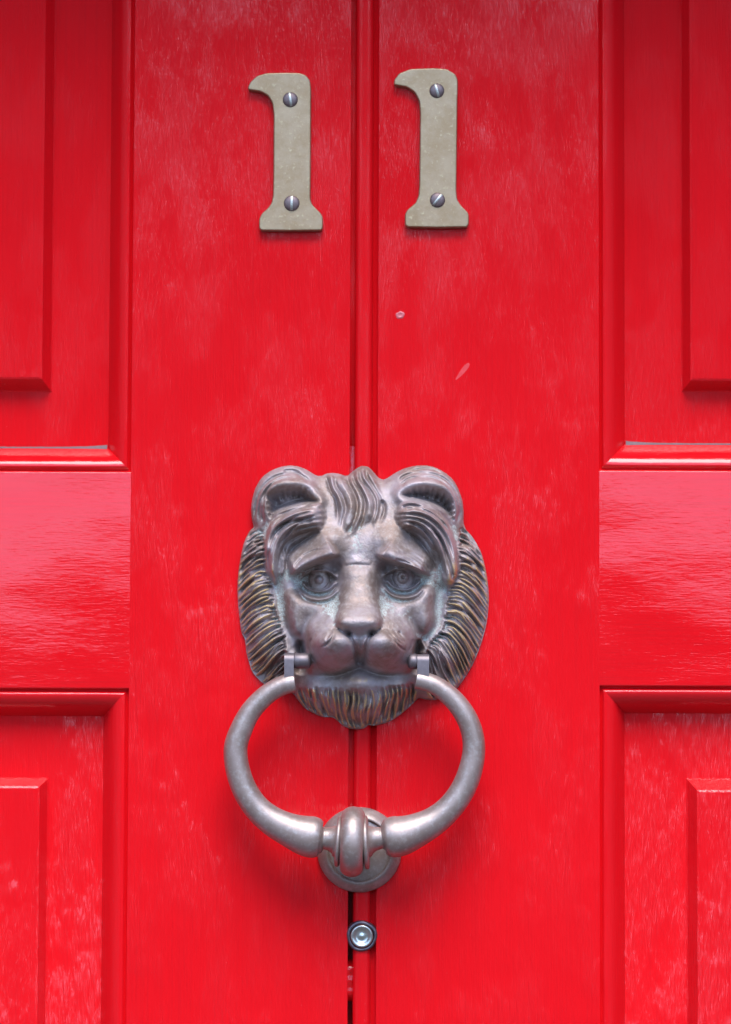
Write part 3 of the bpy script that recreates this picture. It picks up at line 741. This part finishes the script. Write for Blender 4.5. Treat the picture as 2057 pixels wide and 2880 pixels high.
def numeral(pts, label, screws, mat, seed):
    H = 0.0042
    raw = [Vector(W(*z3(*q), 0.003)) for q in rounded(pts)]
    base = Vector((sum(v.x for v in raw) / len(raw), min(v.y for v in raw)))
    root = thing('house_number', label, 'house number', (base.x, 0, base.y), 'brass house numerals on the door')
    bm = bmesh.new(); loops = []
    for ins, y in ((0.0, 0.0003), (0.0, -(H - 0.0007)), (0.00012, -(H - 0.0003)), (0.0004, -(H - 0.00006)), (0.0006, -H)):
        P = inset(raw, ins) if ins else raw
        loops.append([bm.verts.new((v.x - base.x, y, v.y - base.y)) for v in P])
    n = len(raw)
    for a, b in zip(loops, loops[1:]):
        for k in range(n): bm.faces.new((a[k], a[(k + 1) % n], b[(k + 1) % n], b[k]))
    for tri in tessellate_polygon([[v.co for v in loops[-1]]]):
        try: bm.faces.new([loops[-1][k] for k in tri])
        except ValueError: pass
    obj('numeral', bm, mat, root, 12)
    for (x, y, r, ang) in screws:
        sx, sz = W(*z3(x, y), H + 0.001); rr = r * 0.43103 * S
        prof = [(rr * 1.04, -0.0004), (rr, 0.0002)]
        for k in range(1, 9):
            a = math.radians(90 * k / 8)
            prof.append((rr * math.cos(a) if k < 8 else 0.0, 0.0002 + 0.0013 * math.sin(a)))
        bm = lathe(prof, n=32)
        # the slot is pressed into the dome
        ca, sa = math.cos(ang), math.sin(ang)
        sc = obj('screw', bm, M_SCREW, root, 60)
        sc.location = (sx - base.x, -H, sz - base.y)
        w = rr * 0.17; L = rr * 0.93
        bm = bmesh.new(); rows = []
        for k in range(13):
            t_ = -1 + 2 * k / 12
            y = 0.0002 + 0.0013 * math.sqrt(max(0, 1 - (t_ * 0.93) ** 2))
            row = []
            for j, (off, dy) in enumerate(((-1, 0.00003), (-0.8, 0.00016), (0, 0.00005), (0.8, 0.00016), (1, 0.00003))):
                px_, pz_ = t_ * L, off * w
                row.append(bm.verts.new((px_ * ca - pz_ * sa, -(y + dy), px_ * sa + pz_ * ca)))
            rows.append(row)
        for a, b in zip(rows, rows[1:]):
            for j in range(4): bm.faces.new((a[j], a[j + 1], b[j + 1], b[j]))
        sl = obj('slot', bm, M_SLOT, sc, 180)
    return root

numeral(ONE_A, 'dull brass numeral 1 on the left door leaf, screwed on above the lion', [(364, 299, 49, math.radians(98)), (373, 976, 51, math.radians(89))], brass('dull_brass_spotted', 1.0), 1)
numeral(ONE_B, 'dull brass numeral 1 on the right door leaf, set slightly higher', [(1321, 241, 48, math.radians(105)), (1325, 955, 49, math.radians(52))], brass('dull_brass_plain', 8.0), 2)

# ---- the knocker -----------------------------------------------------------------------
def z1(x, y): return 640 + x * 0.46798, 1280 + y * 0.46798
def z2(x, y): return 600 + x * 0.49261, 1780 + y * 0.49261
ZU = 0.46798 * S
HEAD_D = 0.016
kx, kz = W(*z1(800, 1650), HEAD_D)
knocker = thing('door_knocker', 'bronze lion head door knocker with a ring hanging from its jaws', 'door knocker', (kx, 0, kz))

R, SD, Hh = build_relief()
ny, nx = Hh.shape
# every grid point inside the outline, with the outermost ones moved onto it
inside = SD > 0
cell_in = inside[:-1, :-1] | inside[1:, :-1] | inside[:-1, 1:] | inside[1:, 1:]
gy, gx = np.gradient(SD, CELL)
gl = np.maximum(1e-6, np.hypot(gx, gy))
Xp = np.where(inside, R.X, R.X - gx / gl * SD / gl); Yp = np.where(inside, R.Y, R.Y - gy / gl * SD / gl)
ox, oz = W(*z1(0, 0), HEAD_D); ex, ez = W(*z1(GX, 0), HEAD_D); fx_, fz = W(*z1(0, GY), HEAD_D)
wx = ox + Xp / GX * (ex - ox) + Yp / GY * (fx_ - ox)
wz = oz + Xp / GX * (ez - oz) + Yp / GY * (fz - oz)
wy = -Hh * ZU
hy, hx = np.gradient(np.where(inside, Hh, 14.0), CELL)
nrm = np.dstack([-hx, -np.ones_like(hx), hy]); nrm /= np.linalg.norm(nrm, axis=2, keepdims=True)
edge = np.clip(1 - SD / 14, 0, 1)
curv = Hh - blur(Hh, 3.0); curv2 = Hh - blur(Hh, 10.0)
cavity = np.clip(-curv / 10, 0, 1)
# verdigris gathers where water stands: round the eyes, beside the nose, in the trough between face and mane
def spot(x, y, a, b): return np.exp(-((R.X - x) / a) ** 2 - ((R.Y - y) / b) ** 2)
zone = np.clip(0.7 * spot(560, 870, 170, 60) + spot(620, 930, 60, 90) + spot(310, 880, 40, 190) + spot(1290, 880, 45, 200) + spot(1000, 880, 130, 110) + spot(1200, 760, 70, 60) + spot(780, 530, 60, 110) + spot(1230, 1090, 90, 60) + spot(400, 760, 90, 60) + spot(210, 440, 90, 60) + spot(1395, 440, 50, 70) + 0.6 * spot(830, 700, 60, 40) + 0.5 * spot(960, 470, 90, 50), 0, 1)
zone = zone * (1 - 0.9 * np.clip(spot(548, 752, 100, 80) + spot(1056, 745, 100, 80), 0, 1))
verd = np.clip(zone * (0.45 + np.clip(-curv2 / 22, -0.3, 0.8)) + 0.2 * cavity, 0, 1)
ridge = np.clip(curv / 9, 0, 1)
mane_zone = np.clip(1 - smooth(230, 330, np.minimum(R.X - 0, 1600 - R.X)), 0, 1) * smooth(480, 800, R.Y) + smooth(1380, 1430, R.Y)
gold = np.clip(ridge * np.clip(mane_zone, 0, 1) * 1.3 + 0.55 * spot(150, 1270, 40, 60) + 0.5 * smooth(1320, 1345, R.Y) * smooth(1385, 1360, R.Y) * spot(790, 1350, 300, 60), 0, 1)

# which part of the casting each cell belongs to
names = ['face', 'ear', 'ear', 'forelock', 'mane', 'mane', 'beard', 'nose', 'eye', 'eye']
cx_ = (R.X[:-1, :-1] + CELL / 2); cy_ = (R.Y[:-1, :-1] + CELL / 2)
part = np.zeros(cx_.shape, int)
def inside_of(p, grow=0): return R.sdf(p, 200)[:-1, :-1] > -grow
manl = np.interp(cy_, [400, 450, 560, 700, 800, 900, 1000, 1080, 1200, 1330, 1700], [215, 215, 228, 238, 282, 284, 318, 345, 355, 385, 385])
manr = np.interp(cy_, [400, 430, 560, 690, 780, 900, 990, 1070, 1130, 1280, 1460, 1700], [1400, 1395, 1382, 1385, 1312, 1302, 1292, 1270, 1200, 1172, 1152, 1152])
part[(cy_ > 425) & (cx_ < manl) & (cy_ < 1438)] = 4
part[(cy_ > 430) & (cx_ > manr)] = 5
part[(cx_ < 560) & (cy_ < 425) & ~inside_of(LOCK_L) & (cy_ < 425 - 0.18 * (cx_ - 135))] = 1
part[(cx_ > 1000) & (cy_ < 432) & ~inside_of(LOCK_R) & (cy_ < 425 - 0.18 * (1425 - cx_))] = 2
part[inside_of(FORELOCK)] = 3
part[(cy_ > 1330) & ((cx_ > manl) & (cx_ < manr) | (cy_ >= 1438) & (cx_ < 1150)) & (cy_ > 1385 - 30 * np.abs(cx_ - 790) / 300)] = 6
part[inside_of(NOSE)] = 7
part[np.hypot(cx_ - 548, cy_ - 752) < 66] = 8
part[np.hypot(cx_ - 1056, cy_ - 742) < 66] = 9

def relief_part(name, sel, parent):
    jj, ii = np.nonzero(sel & cell_in)
    idx = -np.ones((ny, nx), int)
    used = np.zeros((ny, nx), bool)
    for a, b in ((0, 0), (0, 1), (1, 0), (1, 1)): used[jj + a, ii + b] = True
    uj, ui = np.nonzero(used); idx[uj, ui] = np.arange(len(uj))
    verts = np.stack([wx[uj, ui], wy[uj, ui], wz[uj, ui]], 1)
    norms = nrm[uj, ui]
    faces = np.stack([idx[jj, ii], idx[jj + 1, ii], idx[jj + 1, ii + 1], idx[jj, ii + 1]], 1)
    # walls down to the door along the silhouette
    cells = np.zeros((ny + 1, nx + 1), bool); cells[1:-1, 1:-1] = cell_in
    wallq = []
    for (dj, di, a, b) in ((-1, 0, (0, 1), (0, 0)), (1, 0, (1, 0), (1, 1)), (0, -1, (0, 0), (1, 0)), (0, 1, (1, 1), (0, 1))):
        out = ~cells[jj + 1 + dj, ii + 1 + di]
        for j, i in zip(jj[out], ii[out]): wallq.append(((j + a[0], i + a[1]), (j + b[0], i + b[1])))
    ring = {}
    extra_v, extra_f, extra_n = [], [], []
    base_n = len(verts)
    for p, q in wallq:
        for k in (p, q):
            if k not in ring:
                ring[k] = base_n + len(extra_v)
                extra_v.append((wx[k], 0.0004, wz[k]))
                g_ = (gx[k], gy[k]); l_ = math.hypot(*g_) or 1
                extra_n.append((-g_[0] / l_, 0, g_[1] / l_))
        extra_f.append((idx[p], idx[q], ring[q], ring[p]))
    if extra_v:
        verts = np.vstack([verts, np.array(extra_v)]); norms = np.vstack([norms, np.array(extra_n)])
    allf = [tuple(int(a) for a in f) for f in faces] + [tuple(int(a) for a in f) for f in extra_f]
    me = bpy.data.meshes.new(name); me.from_pydata(verts.tolist(), [], allf); 
    me.shade_smooth()
    for an, arr in (('cavity', cavity), ('verdigris', verd), ('gold', gold)):
        at = me.attributes.new(an, 'FLOAT', 'POINT')
        vals = np.zeros(len(verts), np.float32); vals[:base_n] = arr[uj, ui]
        at.data.foreach_set('value', vals)
    me.normals_split_custom_set_from_vertices([Vector(v) for v in norms])
    o = obj(name, me, M_LION)
    if parent: reparent(o, parent)
    return o

head = relief_part('lion_head', part == 0, knocker)
for k in range(1, len(names)): relief_part(names[k], part == k, head)

# ring: one bar bent round, thick at the bottom, with a waist where the striker sits
RD = 0.0225
arm_l = [(466,283,54),(450,285,56),(400,298,56),(335,332,56),(270,385,58),(210,455,60),(163,545,64),(129,650,67),(138,770,69),(178,890,71),(248,998,75),(340,1076,84),(440,1127,97),(520,1156,113),(565,1166,117),(595,1170,111),(611,1172,100),(618,1173,84),(626,1173,66),(645,1174,64),(670,1176,70),(695,1180,84),(712,1184,100)]
arm_r = [(878,1184,100),(898,1180,82),(920,1176,70),(948,1172,64),(968,1170,66),(974,1169,86),(982,1168,100),(1000,1166,110),(1035,1164,116),(1075,1158,113),(1150,1132,99),(1250,1082,84),(1342,1008,75),(1422,900,71),(1470,780,68),(1489,650,64),(1470,540,62),(1420,440,60),(1345,355,57),(1265,298,54),(1195,273,52),(1160,266,52)]
def dense(P, n):
    p = [np.array(a, float) for a in P]; out = []
    q = [2 * p[0] - p[1]] + p + [2 * p[-1] - p[-2]]
    for i in range(1, len(q) - 2):
        # straight-ish interpolation for close stations keeps the shoulders crisp
        for t_ in np.linspace(0, 1, n, endpoint=False):
            a, b, c, d = q[i - 1:i + 3]
            l = [np.linalg.norm((b - a)[:2]), np.linalg.norm((c - b)[:2]), np.linalg.norm((d - c)[:2])]
            m1 = (c - b) * 0.5 + (b - a) * 0.5 * l[1] / max(l[0], 1); m2 = (c - b) * 0.5 + (d - c) * 0.5 * l[1] / max(l[2], 1)
            h0 = 2 * t_ ** 3 - 3 * t_ ** 2 + 1; h1 = t_ ** 3 - 2 * t_ ** 2 + t_; h2 = -2 * t_ ** 3 + 3 * t_ ** 2; h3 = t_ ** 3 - t_ ** 2
            v = h0 * b + h1 * m1 + h2 * c + h3 * m2
            out.append(v)
    out.append(p[-1]); return np.array(out)
bar = dense(arm_l + [(795,1186,112)] + arm_r, 5)
bm = bmesh.new(); rings = []
NS = 40
for i, (x, y, r) in enumerate(bar):
    a = bar[max(0, i - 1)]; b = bar[min(len(bar) - 1, i + 1)]
    tx, ty = b[0] - a[0], -(b[1] - a[1]); l = math.hypot(tx, ty); nx_, nz_ = -ty / l, tx / l
    cx, cz = W(*z2(x, y), RD); rr = r * 0.49261 * S * (1 - RD / DIST)
    rr = min(rr, 0.0105)
    rings.append([bm.verts.new((cx + nx_ * rr * math.cos(2 * math.pi * k / NS), -RD - rr * math.sin(2 * math.pi * k / NS), cz + nz_ * rr * math.cos(2 * math.pi * k / NS))) for k in range(NS)])
for a, b in zip(rings, rings[1:]):
    for k in range(NS): bm.faces.new((a[k], a[(k + 1) % NS], b[(k + 1) % NS], b[k]))
for rg in (rings[0], rings[-1]):
    f = bm.faces.new(rg)
    e = bmesh.ops.inset_region(bm, faces=[f], thickness=0.0005, depth=0.0004)
ring_o = obj('ring', bm, M_RING, None, 55); reparent(ring_o, knocker)

def placed(o, parent, loc, rot=(0, 0, 0)):
    o.location = loc; o.rotation_euler = rot
    reparent(o, parent); return o
# the striker: a tall rounded disc round the waist, between two thin collars
sx, sz = W(*z2(796, 1192), RD); u2 = 0.49261 * S
def disc(rad, wid, rim):
    pr = [(0.0, -wid / 2)]
    for k in range(11):
        a = math.radians(-90 + 180 * k / 10)
        pr.append((rad - rim + rim * math.cos(a), wid / 2 * math.sin(a)))
    pr.append((0.0, wid / 2)); return lathe(pr, 'X', 56)
placed(obj('striker', disc(200 * u2 * 0.98, 130 * u2, 50 * u2), M_RING, None, 60), ring_o, (sx, -RD, sz), (0, math.radians(1.5), math.radians(-2)))
for x, y, r, w, tilt in ((716, 1190, 142, 26, 4), (874, 1196, 150, 28, -3)):
    px_, pz_ = W(*z2(x, y), RD)
    placed(obj('collar', disc(r * u2, w * u2, 14 * u2), M_RING, None, 60), ring_o, (px_, -RD, pz_), (0, math.radians(tilt), math.radians(-2)))
# hinge lugs at the ring's ends, and the pins they turn on
def tombstone(w, zb, r):
    """upright strap with a rounded head, extruded across x; pin axis at the origin"""
    bm = bmesh.new()
    pr = [(-r, zb)] + [(-r * math.cos(math.radians(a)), r * math.sin(math.radians(a))) for a in range(0, 181, 12)] + [(r, zb)]
    A = [bm.verts.new((-w / 2, y, z)) for y, z in pr]; B = [bm.verts.new((w / 2, y, z)) for y, z in pr]
    n = len(pr)
    for k in range(n): bm.faces.new((A[k], A[(k + 1) % n], B[(k + 1) % n], B[k]))
    bm.faces.new(A); bm.faces.new(B[::-1])
    bmesh.ops.bevel(bm, geom=[e for e in bm.edges if e.is_manifold and e.calc_face_angle() > 1.2], offset=0.0016, segments=4, profile=0.5, affect='EDGES')
    return bm
for (x, y, w, drop) in ((372, 1234, 62, 105), (1176, 1240, 76, 105)):
    lx, lz = W(*z1(x, y), RD)
    placed(obj('hinge_lug', tombstone(w * 0.9 * ZU, -drop * ZU, 43 * ZU), M_LUG, None, 40), ring_o, (lx, -RD, lz))
for (xa, xb, y) in ((392, 500, 1236), (1085, 1150, 1240)):
    lx, lz = W(*z1((xa + xb) / 2, y), RD); L = (xb - xa) * ZU; r = 46 * ZU
    placed(obj('hinge_pin', lathe([(0, -L / 2), (r - 0.0014, -L / 2), (r - 0.0005, -L / 2 + 0.0005), (r, -L / 2 + 0.0014), (r, L / 2 - 0.0014), (r - 0.0005, L / 2 - 0.0005), (r - 0.0014, L / 2), (0, L / 2)], 'X', 32), M_LUG, None, 40), knocker, (lx, -RD, lz))

# ---- strike plate behind the ring -----------------------------------------------------------
px_, pz_ = W(*z2(835, 1240), 0.003)
plate = thing('strike_plate', 'round bronze strike plate on the door behind the knocker ring', 'strike plate', (px_, 0, pz_))
u = 0.49261 * S
obj('rim', lathe([(240 * u, -0.0004), (240 * u, 0.0012), (236 * u, 0.0020), (226 * u, 0.0030), (208 * u, 0.0046), (192 * u, 0.0058), (184 * u, 0.0061), (177 * u, 0.0059), (172 * u, 0.0052), (171 * u, 0.0030)], 'Y', 72), M_RING, plate, 50)
obj('face', lathe([(172 * u, 0.0022), (171.5 * u, 0.0044), (160 * u, 0.0047), (100 * u, 0.0052), (0, 0.0054)], 'Y', 72), M_RING, plate, 50)

# ---- stud in the joint -------------------------------------------------------------------------
px_, pz_ = W(900 + 707 * 0.16711, 2500 + 800 * 0.16711, 0.002)
stud = thing('lock_stud', 'small round steel stud set in the joint below the knocker', 'stud', (px_, 0, pz_))
u = 0.16711 * S
bm = lathe([(262 * u, 0.0015 - 0.006), (258 * u, -0.0002), (245 * u, 0.0006), (225 * u, 0.0009), (205 * u, 0.0006), (196 * u, 0.0), (194 * u, -0.002)], 'Y', 48)
for v in bm.verts:
    a = math.atan2(v.co.z, v.co.x); k = 1 + 0.02 * math.sin(3 * a + 1) + 0.015 * math.sin(5 * a)
    v.co.x *= k; v.co.z *= k
obj('collar', bm, M_GRIME, stud, 180)
obj('pin_head', lathe([(190 * u, -0.003), (188 * u, 0.0012), (180 * u, 0.0017), (165 * u, 0.0018), (140 * u, 0.0016), (112 * u, 0.0009), (90 * u, 0.0006), (50 * u, 0.0006), (22 * u, 0.0009), (0, 0.0010)], 'Y', 48), M_STEEL, stud, 60)
